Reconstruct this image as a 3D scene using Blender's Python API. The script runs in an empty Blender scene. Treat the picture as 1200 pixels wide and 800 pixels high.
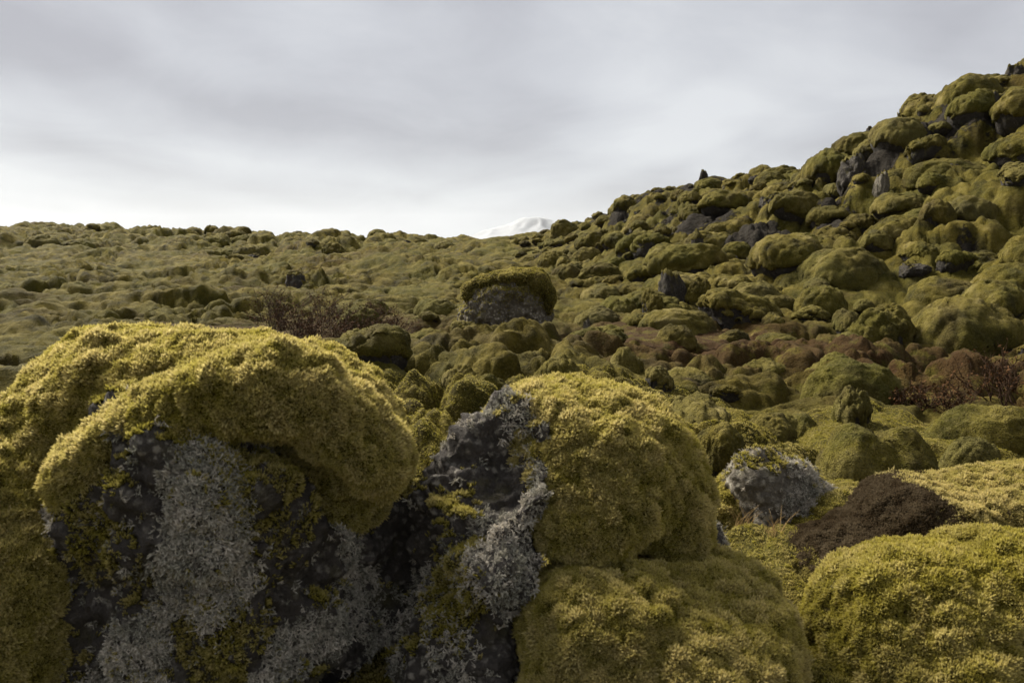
import bpy, math, random
import numpy as np
R = math.radians
rng = np.random.default_rng(11)
random.seed(11)
scene = bpy.context.scene
col = scene.collection

# ------------------------------------------------------------------ camera
W0, H0, FPX, HOR = 1200.0, 800.0, 933.0, 290.0
EYE = np.array((0.0, 0.0, 1.5))
PITCH = math.atan((400.0 - HOR) / FPX)
cd = bpy.data.cameras.new('camera'); cam = bpy.data.objects.new('camera', cd); col.objects.link(cam)
cd.sensor_width = 36.0; cd.lens = 36.0 * FPX / W0
cd.clip_start = 0.05; cd.clip_end = 60000
cd.dof.use_dof = True; cd.dof.focus_distance = 13.0; cd.dof.aperture_fstop = 6.3
cam.location = EYE; cam.rotation_euler = (math.pi / 2 - PITCH, 0, 0)
scene.camera = cam

# ------------------------------------------------------------------ world: overcast sky over a Nishita sky
SUN_EL, SUN_AZ = 41.0, -44.0            # azimuth from +Y, negative = left
w = bpy.data.worlds.new('World'); scene.world = w; w.use_nodes = True
nt = w.node_tree; nt.nodes.clear()
def N(t, typ, **kw):
    n = t.nodes.new(typ)
    for k, v in kw.items(): setattr(n, k, v)
    return n
SKY = ((39.04, 21.72, 0), (9.24, 5.4, 0))    # where the cloud pattern sits
def build_world():
    L = nt.links.new
    out = N(nt, 'ShaderNodeOutputWorld'); bg = N(nt, 'ShaderNodeBackground')
    bg.inputs['Strength'].default_value = 0.052
    sky = N(nt, 'ShaderNodeTexSky', sky_type='NISHITA', sun_disc=False, sun_elevation=R(SUN_EL), sun_rotation=R(SUN_AZ))
    tc = N(nt, 'ShaderNodeTexCoord'); sep = N(nt, 'ShaderNodeSeparateXYZ'); L(tc.outputs['Generated'], sep.inputs[0])
    def M(op, a, b=None, clamp=False):
        m = N(nt, 'ShaderNodeMath', operation=op, use_clamp=clamp)
        for i, v in enumerate((a, b)):
            if v is None: continue
            if isinstance(v, (int, float)): m.inputs[i].default_value = v
            else: L(v, m.inputs[i])
        return m.outputs[0]
    zc = M('MAXIMUM', sep.outputs[2], 0.0)
    den = M('ADD', zc, 0.24)
    cx = M('DIVIDE', sep.outputs[0], den); cy = M('DIVIDE', sep.outputs[1], den)
    comb = N(nt, 'ShaderNodeCombineXYZ'); L(cx, comb.inputs[0]); L(cy, comb.inputs[1])
    def layer(loc, rot, scl, nscale, det, rough, dist):
        mp = N(nt, 'ShaderNodeMapping'); L(comb.outputs[0], mp.inputs[0]); mp.inputs['Location'].default_value = loc; mp.inputs['Rotation'].default_value = (0, 0, R(rot)); mp.inputs['Scale'].default_value = scl
        q = N(nt, 'ShaderNodeTexNoise'); q.inputs['Scale'].default_value = nscale; q.inputs['Detail'].default_value = det; q.inputs['Roughness'].default_value = rough; q.inputs['Distortion'].default_value = dist
        L(mp.outputs[0], q.inputs['Vector']); return q.outputs['Fac']
    f1 = layer(SKY[0], 28, (0.75, 0.70, 1), 0.9, 3, .45, .6); f2 = layer(SKY[1], 18, (0.8, 0.8, 1), 2.4, 8, .60, .5)
    f = M('ADD', M('MULTIPLY', f1, 0.78), M('MULTIPLY', f2, 0.22))
    cr = N(nt, 'ShaderNodeValToRGB'); L(f, cr.inputs[0]); e = cr.color_ramp.elements
    e[0].position = 0.40; e[0].color = (0.415, 0.418, 0.46, 1); e[1].position = 0.60; e[1].color = (0.72, 0.735, 0.765, 1)
    x = e.new(0.5); x.color = (0.565, 0.578, 0.62, 1)
    # thinner, brighter air towards the horizon all the way round
    hz = M('POWER', M('SUBTRACT', 1.0, M('MULTIPLY', zc, 4.6), True), 2.4)
    mixh = N(nt, 'ShaderNodeMix', data_type='RGBA'); L(M('MULTIPLY', hz, 0.62), mixh.inputs[0]); L(cr.outputs[0], mixh.inputs[6]); mixh.inputs[7].default_value = (0.70, 0.732, 0.76, 1)
    sc = N(nt, 'ShaderNodeVectorMath', operation='SCALE'); L(mixh.outputs[2], sc.inputs[0]); sc.inputs[3].default_value = 7.2
    mix = N(nt, 'ShaderNodeMix', data_type='RGBA'); mix.inputs[0].default_value = 0.95
    L(sky.outputs[0], mix.inputs[6]); L(sc.outputs[0], mix.inputs[7])
    L(mix.outputs[2], bg.inputs[0]); L(bg.outputs[0], out.inputs[0])
build_world()

sd = bpy.data.lights.new('sun', 'SUN'); sun = bpy.data.objects.new('sun', sd); col.objects.link(sun)
sd.energy = 5.0; sd.angle = R(25); sd.color = (1.0, 0.945, 0.83)
sun.rotation_euler = (R(90 - SUN_EL), 0, R(180 - SUN_AZ))
sun.location = (-8, 15, 20)

scene.view_settings.view_transform = 'Standard'; scene.view_settings.look = 'None'
scene.view_settings.exposure = 1.42; scene.view_settings.gamma = 1.0; scene.view_settings.use_curve_mapping = False
scene.render.engine = 'CYCLES'

# ------------------------------------------------------------------ numeric helpers
def ray(px, py):
    u = (px - 600.0) / FPX; v = (400.0 - py) / FPX
    c, s = math.cos(PITCH), math.sin(PITCH)
    return np.array((u, c + v * s, -s + v * c))
def P(px, py, Y):
    d = ray(px, py); return EYE + d * (Y / d[1])

_perm = np.random.default_rng(5).permutation(4096).astype(np.int64)
_val = np.random.default_rng(6).random(4096).astype(np.float32)
def _h(i, j, k): return _val[_perm[(_perm[(_perm[i & 4095] + j) & 4095] + k) & 4095]]
def vnoise(p):
    p = np.asarray(p, dtype=np.float64); f0 = np.floor(p); i = f0.astype(np.int64); f = (p - f0).astype(np.float32)
    f = f * f * f * (f * (f * 6 - 15) + 10)
    fx, fy, fz = f[..., 0], f[..., 1], f[..., 2]; a, b, c = i[..., 0], i[..., 1], i[..., 2]
    def lp(x, y, t): return x + (y - x) * t
    x00 = lp(_h(a, b, c), _h(a + 1, b, c), fx); x10 = lp(_h(a, b + 1, c), _h(a + 1, b + 1, c), fx)
    x01 = lp(_h(a, b, c + 1), _h(a + 1, b, c + 1), fx); x11 = lp(_h(a, b + 1, c + 1), _h(a + 1, b + 1, c + 1), fx)
    return lp(lp(x00, x10, fy), lp(x01, x11, fy), fz) * 2 - 1
def fbm(p, o=4, g=0.5):
    p = np.asarray(p, dtype=np.float64); s = 0; a = 1.0; t = 0
    for k in range(o):
        s = s + a * vnoise(p * (2.03 ** k) + 17.3 * k); t += a; a *= g
    return s / t * 1.35
def fbm2(x, y, sc, o=4, seed=0.0): return fbm(np.stack([x * sc + seed, y * sc - seed, np.full_like(x, seed * 1.7)], -1), o)
def sstep(a, b, x):
    t = np.clip((x - a) / (b - a), 0, 1); return t * t * (3 - 2 * t)

def domes(x, y, size, seed, rmin=0.5, rmax=0.85, asp=1.0):
    """cushions packed side by side: rounded domes round jittered points"""
    u = x / size; v = y / (size * asp); iu = np.floor(u).astype(np.int64); iv = np.floor(v).astype(np.int64)
    best = np.zeros_like(x)
    for di in (-1, 0, 1):
        for dj in (-1, 0, 1):
            a, b = iu + di, iv + dj
            cxx = a + 0.5 + 0.75 * (_h(a, b, np.int64(seed)) - 0.5); cyy = b + 0.5 + 0.75 * (_h(a, b, np.int64(seed + 31)) - 0.5)
            r = rmin + (rmax - rmin) * _h(a, b, np.int64(seed + 77)); q = 1 - ((u - cxx) ** 2 + (v - cyy) ** 2) / (r * r)
            best = np.maximum(best, np.sqrt(np.maximum(q, 0)) * r)
    return best * size

# ------------------------------------------------------------------ terrain shape
CTRL = {
 -600: [(380, 11), (300, 30), (250, 60), (268, 110)],
 -150: [(375, 12), (308, 33), (262, 62), (272, 110)],
 0: [(362, 13.5), (312, 32), (287, 45), (268, 62), (280, 105)],
 150: [(352, 15.5), (312, 33), (290, 45), (277, 60), (285, 100)],
 270: [(346, 17), (311, 32), (290, 44), (278, 58), (287, 100)],
 340: [(350, 15.5), (312, 30), (298, 40), (290, 52), (291, 90)],
 390: [(402, 9.4), (352, 15), (312, 28), (287, 44), (291, 80)],
 450: [(455, 6.4), (372, 12.3), (322, 24), (300, 36), (290, 52), (292, 90)],
 560: [(402, 9.4), (343, 17), (303, 28), (285, 38), (292, 80)],
 640: [(384, 10.5), (333, 19.5), (300, 29), (288, 40), (292, 80)],
 700: [(402, 9.3), (348, 16.5), (300, 24), (261, 33), (272, 70)],
 770: [(384, 11.2), (300, 19.5), (232, 28), (250, 65)],
 830: [(425, 8.2), (374, 12.2), (300, 17.5), (224, 25), (245, 60)],
 920: [(404, 9.8), (352, 13.2), (270, 17.5), (211, 23), (235, 60)],
 1020: [(484, 6.1), (398, 10.0), (300, 14.2), (184, 21), (205, 55)],
 1100: [(545, 4.5), (404, 9.8), (280, 14.2), (126, 20), (160, 50)],
 1200: [(530, 4.7), (404, 9.5), (250, 13.8), (104, 19.5), (140, 50)],
 1350: [(404, 9.2), (230, 13), (55, 19), (100, 50)],
 1700: [(390, 8.5), (190, 12), (0, 17), (60, 45)],
}
pts = []
for px, lst in CTRL.items():
    for py, Y in lst: pts.append(P(px, py, Y))
    if px >= 700: pts.append(P(px, lst[-2][0] + 16, lst[-2][1] * 1.22)); pts.append(P(px, lst[-2][0] + 26, lst[-2][1] * 1.6))
pts += [np.array(q, dtype=float) for q in [(0, 0, .05), (-3, 0, .1), (3, 0, .2), (0, -6, 0), (-8, -6, 0), (9, -6, .8), (0, 2.6, .15), (-2, 3, .25), (1.2, 3.0, .38), (2.6, 3, .4), (-5, 4, .3), (6, 3, .7), (-30, -30, -.5), (30, -30, 1), (-60, 0, .5)]]
pts = np.array(pts)
CAPPED = P(597, 388, 10.4)          # where the moss-capped rock stands
def _k(d2): return np.sqrt(d2 + 2.5 ** 2)
D2 = ((pts[:, None, :2] - pts[None, :, :2]) ** 2).sum(-1); n = len(pts)
A = np.zeros((n + 3, n + 3)); A[:n, :n] = _k(D2) + np.eye(n) * -0.08
A[:n, n] = 1; A[:n, n + 1:] = pts[:, :2]; A[n, :n] = 1; A[n + 1:, :n] = pts[:, :2].T
CO = np.linalg.solve(A, np.concatenate([pts[:, 2], np.zeros(3)]))
def zbase(x, y):
    x = np.asarray(x, float); y = np.asarray(y, float); sh = x.shape
    X, Y = x.ravel(), y.ravel()
    r = np.hypot(X, Y); s = np.minimum(1, 130 / np.maximum(r, 1e-6)); Xc, Yc = X * s, Y * s
    z = CO[n] + CO[n + 1] * Xc + CO[n + 2] * Yc
    for i in range(n): z += CO[i] * _k((Xc - pts[i, 0]) ** 2 + (Yc - pts[i, 1]) ** 2)
    u_ = np.clip((CAPPED[1] - .8 - Y) / 4.5, 0, 1); z += .26 * np.exp(-((X - CAPPED[0] - .15 - .35 * u_) / .75) ** 2) * sstep(0, .15, u_) * sstep(1, .55, u_)   # folded tongue of moss running down from the capped rock
    t = sstep(75, 170, r)
    return (z * (1 - t) + (-4.0) * t).reshape(sh)
def hillness(x, y, zb): return sstep(0.55, 1.5, zb) * sstep(1.0, 5.0, x)
def relief(x, y, zb):
    hl = hillness(x, y, zb)
    r = np.hypot(x, y)
    wx = x + 0.35 * fbm2(x, y, .9, 3, 3.1) + .10 * fbm2(x, y, 3.3, 2, 6.1); wy = y + 0.35 * fbm2(x, y, .9, 3, 8.4) + .10 * fbm2(x, y, 3.3, 2, 11.7)
    reg = np.clip(0.5 + 0.6 * fbm2(x, y, .22, 3, 2.2), 0, 1.2); reg2 = np.clip(.45 + 1.1 * fbm2(x, y, .42, 3, 12.2), .05, 1.3)
    leftridge = sstep(33, 46, y) * sstep(2, -6, x); plain = sstep(-1, -5, x) * sstep(8, 13, y); near = sstep(14, 5, r)
    d1 = domes(wx, wy, 1.05, 3, .35, .85); d2 = domes(wx, wy, .50, 19, .3, .85); d3 = domes(wx, wy, .25, 41, .3, .85, asp=.8); d0 = domes(wx, wy, 2.6, 57, .4, .9); d4 = domes(wx * .55, wy, .24, 83, .3, .9); d5 = domes(wx + .04 * fbm2(x, y, 9.0, 2, 4.4), wy, .125, 101, .3, .9)
    a1 = .60 * hl + (1 - hl) * (.10 + .42 * reg) * (1 - leftridge) * (1 - .7 * plain) + .55 * leftridge
    a2 = .75 * hl + (1 - hl) * (.06 + .55 * reg2 + .15 * near) * (1 - .75 * plain)
    a3 = .55 * hl + (1 - hl) * (.10 + .45 * reg2) * (1 - .6 * plain)
    z = a1 * (d1 - .40) + a2 * (d2 - .20) + a3 * (d3 - .10) + leftridge * .55 * (d0 - 1) + (1 - hl) * (.15 + 1.3 * plain * (.35 + reg2)) * (d4 - .10) + (.22 + .35 * reg2) * (d5 - .05)
    z += .10 * fbm2(x, y, .45, 4, 5.5) * (1 + hl) + .018 * fbm2(x, y, 7.0, 3, 1.5)
    band = fbm(np.stack([x * .07, y * .21, x * 0 + 4.2], -1), 3); z += plain * (1 - leftridge) * (.55 * (1 - np.abs(band) * 2.2) - .25)   # long low swells across the plain
    far = sstep(90, 160, r)
    z = z * (1 - .85 * np.exp(-((x - CAPPED[0]) ** 2 + (y - CAPPED[1] + .35) ** 2) / 1.1 ** 2)) - .14 * np.exp(-((x - CAPPED[0]) ** 2 + (y - CAPPED[1] + .6) ** 2) / .8 ** 2)
    return z * (1 - far) * (0.35 + .65 * sstep(1.5, 4, r))
def zground(x, y):
    x = np.atleast_1d(np.asarray(x, float)); y = np.atleast_1d(np.asarray(y, float)); zb = zbase(x, y)
    return zb + relief(x, y, zb)
def hit(px, py):
    """where the ray through a photograph pixel meets the (smooth) ground"""
    d = ray(px, py); Y = np.geomspace(2.5, 75, 900); q = EYE + d * (Y / d[1])[:, None]
    below = q[:, 2] < zbase(q[:, 0], q[:, 1]) + 0.02
    k = int(np.argmax(below)) if below.any() else -1
    if k < 0:                                   # just above the skyline: take the nearest approach
        k = int(np.argmin((q[:, 2] - zbase(q[:, 0], q[:, 1])) / Y))
    return q[k], Y[k]

# ------------------------------------------------------------------ mesh helpers
def mesh_from(name, v, f, mat, smooth=True, attrs=None):
    me = bpy.data.meshes.new(name); v = np.asarray(v, np.float32); f = np.asarray(f, np.int32); kk = f.shape[1]
    me.vertices.add(len(v)); me.vertices.foreach_set('co', v.ravel())
    me.loops.add(f.size); me.loops.foreach_set('vertex_index', f.ravel())
    me.polygons.add(len(f)); me.polygons.foreach_set('loop_start', np.arange(0, f.size, kk, dtype=np.int32))
    if smooth: me.polygons.foreach_set('use_smooth', np.ones(len(f), bool))
    me.update(calc_edges=True)
    for k, a in (attrs or {}).items():
        at = me.attributes.new(k, 'FLOAT', 'POINT'); at.data.foreach_set('value', np.asarray(a, np.float32))
    if mat: me.materials.append(mat)
    return me
def link(name, data, parent=None, loc=None):
    o = bpy.data.objects.new(name, data); col.objects.link(o)
    if parent: o.parent = parent
    if loc is not None: o.location = loc
    return o
def tag(o, label=None, cat=None, group=None, kind=None):
    for k, v in (('label', label), ('category', cat), ('group', group), ('kind', kind)):
        if v: o[k] = v
    return o
def vnormals(v, f):
    a = v[f[:, 2]] - v[f[:, 0]]; b = v[f[:, 3]] - v[f[:, 1]]; nf = np.cross(a, b); nv = np.zeros_like(v)
    for k in range(4): np.add.at(nv, f[:, k], nf)
    return nv / np.maximum(np.linalg.norm(nv, axis=1, keepdims=True), 1e-9)
def smin(a, b, k):
    h = np.clip(.5 + .5 * (b - a) / k, 0, 1); return b + (a - b) * h - k * h * (1 - h)
def ell(p, c, r, rz=0.0, tilt=0.0):
    q = p - np.asarray(c, np.float32); r = np.asarray(r, np.float32)
    if rz:
        cs, sn = math.cos(rz), math.sin(rz); q = np.stack([q[..., 0] * cs + q[..., 1] * sn, -q[..., 0] * sn + q[..., 1] * cs, q[..., 2]], -1)
    if tilt:
        cs, sn = math.cos(tilt), math.sin(tilt); q = np.stack([q[..., 0] * cs + q[..., 2] * sn, q[..., 1], -q[..., 0] * sn + q[..., 2] * cs], -1)
    k0 = np.sqrt(((q / r) ** 2).sum(-1)); k1 = np.sqrt(((q / (r * r)) ** 2).sum(-1)) + 1e-6
    return k0 * (k0 - 1) / k1
def nets(blobs, h, k, pad=.06, floor=None):
    """smooth union of ellipsoids -> quad mesh (surface nets). blob = (centre, radii, rz, tilt)"""
    lo = np.min([np.asarray(b[0]) - max(b[1]) for b in blobs], 0) - pad; hi = np.max([np.asarray(b[0]) + max(b[1]) for b in blobs], 0) + pad
    if floor is not None: lo[2] = max(lo[2], floor)
    nn = np.ceil((hi - lo) / h).astype(int) + 1
    g = np.stack(np.meshgrid(*[lo[i] + h * np.arange(nn[i]) for i in range(3)], indexing='ij'), -1).astype(np.float32)
    F = None
    for b in blobs:
        d = ell(g, *b); F = d if F is None else smin(F, d, k)
    if floor is not None: F[:, :, 0] = np.maximum(F[:, :, 0], .5 * h)
    S = F < 0
    def sl(o): return tuple(slice(o[i], nn[i] - 1 + o[i]) for i in range(3))
    crn = [(a, b, c) for a in (0, 1) for b in (0, 1) for c in (0, 1)]
    cnt = sum(S[sl(o)].astype(np.int8) for o in crn); act = (cnt > 0) & (cnt < 8)
    idx = np.argwhere(act); ids = -np.ones(act.shape, np.int64); ids[act] = np.arange(len(idx))
    acc = np.zeros((len(idx), 3)); num = np.zeros(len(idx)); I = idx
    for ax in range(3):
        for o in crn:
            if o[ax]: continue
            o2 = list(o); o2[ax] = 1
            fa = F[I[:, 0] + o[0], I[:, 1] + o[1], I[:, 2] + o[2]]; fb = F[I[:, 0] + o2[0], I[:, 1] + o2[1], I[:, 2] + o2[2]]
            m = (fa < 0) != (fb < 0); t = np.where(m, fa / np.where(m, fa - fb, 1), 0)
            q = np.tile(np.array(o, float), (len(I), 1)); q[:, ax] += t; acc += q * m[:, None]; num += m
    V = lo + h * (I + acc / num[:, None])
    faces = []
    for ax in range(3):
        a, b = (ax + 1) % 3, (ax + 2) % 3
        s0 = [slice(1, nn[i] - 1) for i in range(3)]; s0[ax] = slice(0, nn[ax] - 1); s1 = list(s0); s1[ax] = slice(1, nn[ax])
        A0, A1 = S[tuple(s0)], S[tuple(s1)]
        for up in (True, False):
            e = np.argwhere((A0 & ~A1) if up else (~A0 & A1))
            if not len(e): continue
            e = e + np.array([0 if i == ax else 1 for i in range(3)])
            def cid(da, db):
                c = e.copy(); c[:, a] += da; c[:, b] += db; return ids[c[:, 0], c[:, 1], c[:, 2]]
            q = np.stack([cid(-1, -1), cid(0, -1), cid(0, 0), cid(-1, 0)], 1)
            faces.append(q if up else q[:, ::-1])
    Fc = np.concatenate(faces); return V, Fc[(Fc >= 0).all(1)]
def scatter(v, f, nrm, count, dens=None, seed=1):
    r = np.random.default_rng(seed); t = np.concatenate([f[:, [0, 1, 2]], f[:, [0, 2, 3]]])
    ar = .5 * np.linalg.norm(np.cross(v[t[:, 1]] - v[t[:, 0]], v[t[:, 2]] - v[t[:, 0]]), axis=1)
    wgt = ar * (dens[t].mean(1) if dens is not None else 1); wgt = np.maximum(wgt, 0); wgt /= wgt.sum()
    k = r.choice(len(t), count, p=wgt); a = r.random(count); b = r.random(count); m = a + b > 1; a[m] = 1 - a[m]; b[m] = 1 - b[m]
    T = t[k]; w3 = np.stack([1 - a - b, a, b], 1)[..., None]
    p = (v[T] * w3).sum(1); nn_ = (nrm[T] * w3).sum(1); return p, nn_ / np.linalg.norm(nn_, axis=1, keepdims=True)

# ------------------------------------------------------------------ materials
def new_mat(name):
    m = bpy.data.materials.new(name); m.use_nodes = True; t = m.node_tree; t.nodes.clear()
    out = N(t, 'ShaderNodeOutputMaterial'); return m, t, out
def noise(t, vec, scale, det=4, rough=.55, dist=0.0):
    n_ = N(t, 'ShaderNodeTexNoise'); n_.inputs['Scale'].default_value = scale; n_.inputs['Detail'].default_value = det
    n_.inputs['Roughness'].default_value = rough; n_.inputs['Distortion'].default_value = dist
    if vec is not None: t.links.new(vec, n_.inputs['Vector'])
    return n_.outputs['Fac']
def ramp(t, fac, stops):
    c = N(t, 'ShaderNodeValToRGB'); t.links.new(fac, c.inputs[0]); e = c.color_ramp.elements
    while len(e) < len(stops): e.new(.5)
    for k, (p, cc) in enumerate(stops):
        e[k].position = p; e[k].color = (*cc, 1) if len(cc) == 3 else cc
    return c.outputs[0]
def mix(t, fac, a, b, mode='MIX'):
    m = N(t, 'ShaderNodeMix', data_type='RGBA', blend_type=mode)
    for s, v in ((0, fac), (6, a), (7, b)):
        if isinstance(v, (int, float)): m.inputs[s].default_value = v
        elif isinstance(v, tuple): m.inputs[s].default_value = (*v, 1)
        else: t.links.new(v, m.inputs[s])
    return m.outputs[2]
def math_(t, op, a, b=None, clamp=False):
    m = N(t, 'ShaderNodeMath', operation=op, use_clamp=clamp)
    for i, v in enumerate((a, b)):
        if v is None: continue
        if isinstance(v, (int, float)): m.inputs[i].default_value = v
        else: t.links.new(v, m.inputs[i])
    return m.outputs[0]
def bump(t, h, strength, dist, nrm=None):
    b = N(t, 'ShaderNodeBump'); b.inputs['Strength'].default_value = strength; b.inputs['Distance'].default_value = dist
    t.links.new(h, b.inputs['Height'])
    if nrm is not None: t.links.new(nrm, b.inputs['Normal'])
    return b.outputs[0]
def coords(t, world=True, rnd=False):
    if world: return N(t, 'ShaderNodeNewGeometry').outputs['Position']
    tc = N(t, 'ShaderNodeTexCoord'); v = N(t, 'ShaderNodeVectorMath', operation='ADD'); oi = N(t, 'ShaderNodeObjectInfo')
    k = N(t, 'ShaderNodeVectorMath', operation='SCALE'); k.inputs[0].default_value = (37, 53, 71); t.links.new(oi.outputs['Random'], k.inputs[3])
    t.links.new(tc.outputs['Object'], v.inputs[0]); t.links.new(k.outputs[0], v.inputs[1]); return v.outputs[0]

OLIVE = (.054, .044, .006); GOLD = (.110, .086, .013); DARKM = (.013, .011, .003); BUFF = (.215, .174, .066); GREEN = (.062, .062, .006); RUST = (.038, .018, .006)
def moss_mat(name, fuzz=.55, rust=False, brown=0.0, lava=False):
    m, t, out = new_mat(name); p = coords(t)
    big = noise(t, p, .55, 3); mid = noise(t, p, 2.6, 5, .6); fine = noise(t, p, 55, 3, .65); tiny = noise(t, p, 160, 2, .6)
    c = ramp(t, mid, [(.33, DARKM), (.44, OLIVE), (.55, GOLD), (.72, BUFF)])
    c = mix(t, math_(t, 'MULTIPLY', ramp(t, big, [(.42, (0, 0, 0)), (.62, (1, 1, 1))]), .55), c, GREEN)
    c = mix(t, math_(t, 'MULTIPLY', ramp(t, noise(t, p, 1.25, 4, .6, .4), [(.54, (0, 0, 0)), (.66, (1, 1, 1))]), .6), c, (.040, .028, .009))
    # pale dry leaf tips speckle the cushions, dark stems between
    c = mix(t, math_(t, 'MULTIPLY', ramp(t, fine, [(.50, (0, 0, 0)), (.72, (1, 1, 1))]), .40), c, BUFF)
    c = mix(t, math_(t, 'MULTIPLY', ramp(t, tiny, [(.30, (1, 1, 1)), (.50, (0, 0, 0))]), .75), c, DARKM)
    oi = N(t, 'ShaderNodeObjectInfo')
    c = mix(t, ramp(t, oi.outputs['Random'], [(.0, (.55, .55, .55)), (.35, (0, 0, 0))]), c, mix(t, .6, c, (.040, .027, .008)))
    c = mix(t, ramp(t, oi.outputs['Random'], [(.65, (0, 0, 0)), (1., (.5, .5, .5))]), c, mix(t, .6, c, (.120, .100, .040)))
    if lava: c = mix(t, 1.0, c, (.88, .86, .66), 'MULTIPLY')
    if rust:
        at = N(t, 'ShaderNodeAttribute', attribute_name='rust'); ns = noise(t, p, 5.0, 5, .7)
        f = math_(t, 'MULTIPLY', at.outputs['Fac'], ramp(t, ns, [(.36, (0, 0, 0)), (.50, (1, 1, 1))])); c = mix(t, f, c, RUST)
    if brown: c = mix(t, brown, c, (.040, .028, .016))
    h = math_(t, 'ADD', math_(t, 'MULTIPLY', fine, 1.0), math_(t, 'MULTIPLY', tiny, .5))
    vo = N(t, 'ShaderNodeTexVoronoi', feature='SMOOTH_F1'); vo.inputs['Scale'].default_value = 8.5; wv = N(t, 'ShaderNodeVectorMath', operation='MULTIPLY_ADD'); nv3 = N(t, 'ShaderNodeTexNoise'); nv3.inputs['Scale'].default_value = 5; t.links.new(p, nv3.inputs['Vector'])
    t.links.new(nv3.outputs['Color'], wv.inputs[0]); wv.inputs[1].default_value = (.25, .25, .25); t.links.new(p, wv.inputs[2]); t.links.new(wv.outputs[0], vo.inputs['Vector'])
    nb = bump(t, math_(t, 'SUBTRACT', 1.0, vo.outputs['Distance']), .8, .05); nb = bump(t, noise(t, p, 18, 4, .65), .8, .06, nb); nb = bump(t, h, 1.0, .022, nb)
    sh = fuzz
    if lava:
        la = N(t, 'ShaderNodeAttribute', attribute_name='lava'); rg = noise(t, p, 9, 5, .7); lf = ramp(t, math_(t, 'ADD', la.outputs['Fac'], math_(t, 'MULTIPLY', math_(t, 'SUBTRACT', rg, .5), .9)), [(.46, (0, 0, 0)), (.56, (1, 1, 1))])
        lc = mix(t, noise(t, p, 22, 4, .7), (.010, .008, .006), (.058, .049, .038)); c = mix(t, lf, c, lc); nb = bump(t, math_(t, 'MULTIPLY', rg, lf), .9, .10, nb)
        sh = math_(t, 'MULTIPLY', math_(t, 'SUBTRACT', 1.0, lf), fuzz)
    b = N(t, 'ShaderNodeBsdfPrincipled'); t.links.new(c, b.inputs['Base Color']); b.inputs['Roughness'].default_value = .95
    b.inputs['Specular IOR Level'].default_value = .08; (t.links.new(sh, b.inputs['Sheen Weight']) if lava else setattr(b.inputs['Sheen Weight'], 'default_value', fuzz)); b.inputs['Sheen Roughness'].default_value = .55
    b.inputs['Sheen Tint'].default_value = (.60, .50, .22, 1); t.links.new(nb, b.inputs['Normal']); t.links.new(b.outputs[0], out.inputs[0]); return m
def rock_mat(name, base=(.030, .025, .020), lich=(.16, .148, .125), amount=.5, scale=1.0, world=False):
    m, t, out = new_mat(name); p = coords(t, world)
    n1 = noise(t, p, 3 * scale, 6, .65); n2 = noise(t, p, 16 * scale, 6, .7); n3 = noise(t, p, 60 * scale, 3, .7)
    c = mix(t, n2, tuple(x * .45 for x in base), tuple(x * 1.7 for x in base))
    vo = N(t, 'ShaderNodeTexVoronoi'); vo.inputs['Scale'].default_value = 26 * scale; t.links.new(p, vo.inputs['Vector'])
    patch = ramp(t, math_(t, 'ADD', math_(t, 'MULTIPLY', n1, .6), math_(t, 'MULTIPLY', n2, .4)), [(.60 - .22 * amount, (0, 0, 0)), (.70 - .2 * amount, (1, 1, 1))])
    spot = ramp(t, math_(t, 'ADD', vo.outputs['Distance'], math_(t, 'MULTIPLY', math_(t, 'SUBTRACT', n3, .5), .9)), [(.22, (1, 1, 1)), (.45, (0, 0, 0))])
    c = mix(t, math_(t, 'MULTIPLY', math_(t, 'MULTIPLY', patch, spot), .85), c, lich)
    c = mix(t, math_(t, 'MULTIPLY', ramp(t, noise(t, p, 4.7 * scale, 4, .6), [(.55, (0, 0, 0)), (.68, (1, 1, 1))]), .5), c, (.085, .075, .022))
    nb = bump(t, n2, .9, .06); nb = bump(t, n3, .8, .015, nb); nb = bump(t, spot, .35, .01, nb)
    b = N(t, 'ShaderNodeBsdfPrincipled'); t.links.new(c, b.inputs['Base Color']); b.inputs['Roughness'].default_value = .9; b.inputs['Specular IOR Level'].default_value = .2
    t.links.new(nb, b.inputs['Normal']); t.links.new(b.outputs[0], out.inputs[0]); return m
def tuft_mat(name, c_dark, c_mid, c_tip, trans=.35, tipw=.6):
    """sprigs: stem darker than the dry pale tip, in moss also as painted shade, colour drifting from sprig to sprig"""
    m, t, out = new_mat(name)
    tip = N(t, 'ShaderNodeAttribute', attribute_name='tip').outputs['Fac']
    ti = N(t, 'ShaderNodeAttribute', attribute_name='tint'); ti.attribute_type = 'INSTANCER'
    stem = ramp(t, ti.outputs['Fac'], [(.1, c_dark), (.5, c_mid[0]), (.9, c_mid[1])])
    tc = mix(t, ti.outputs['Fac'], c_tip[0], c_tip[1])
    c = mix(t, math_(t, 'MULTIPLY', math_(t, 'POWER', tip, 2.1), tipw), stem, tc)
    d = N(t, 'ShaderNodeBsdfDiffuse'); d.inputs['Roughness'].default_value = .6; tr = N(t, 'ShaderNodeBsdfTranslucent'); t.links.new(c, d.inputs[0]); t.links.new(c, tr.inputs[0])
    ms = N(t, 'ShaderNodeMixShader'); ms.inputs[0].default_value = trans; t.links.new(d.outputs[0], ms.inputs[1]); t.links.new(tr.outputs[0], ms.inputs[2]); t.links.new(ms.outputs[0], out.inputs[0]); return m
def plain_mat(name, c, rough=.9, var=.4, scale=20):
    m, t, out = new_mat(name); p = coords(t); f = noise(t, p, scale, 4, .6)
    cc = mix(t, f, tuple(x * (1 - var) for x in c), tuple(x * (1 + var) for x in c)); b = N(t, 'ShaderNodeBsdfPrincipled')
    t.links.new(cc, b.inputs['Base Color']); b.inputs['Roughness'].default_value = rough; b.inputs['Specular IOR Level'].default_value = .1; t.links.new(b.outputs[0], out.inputs[0]); return m

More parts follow.
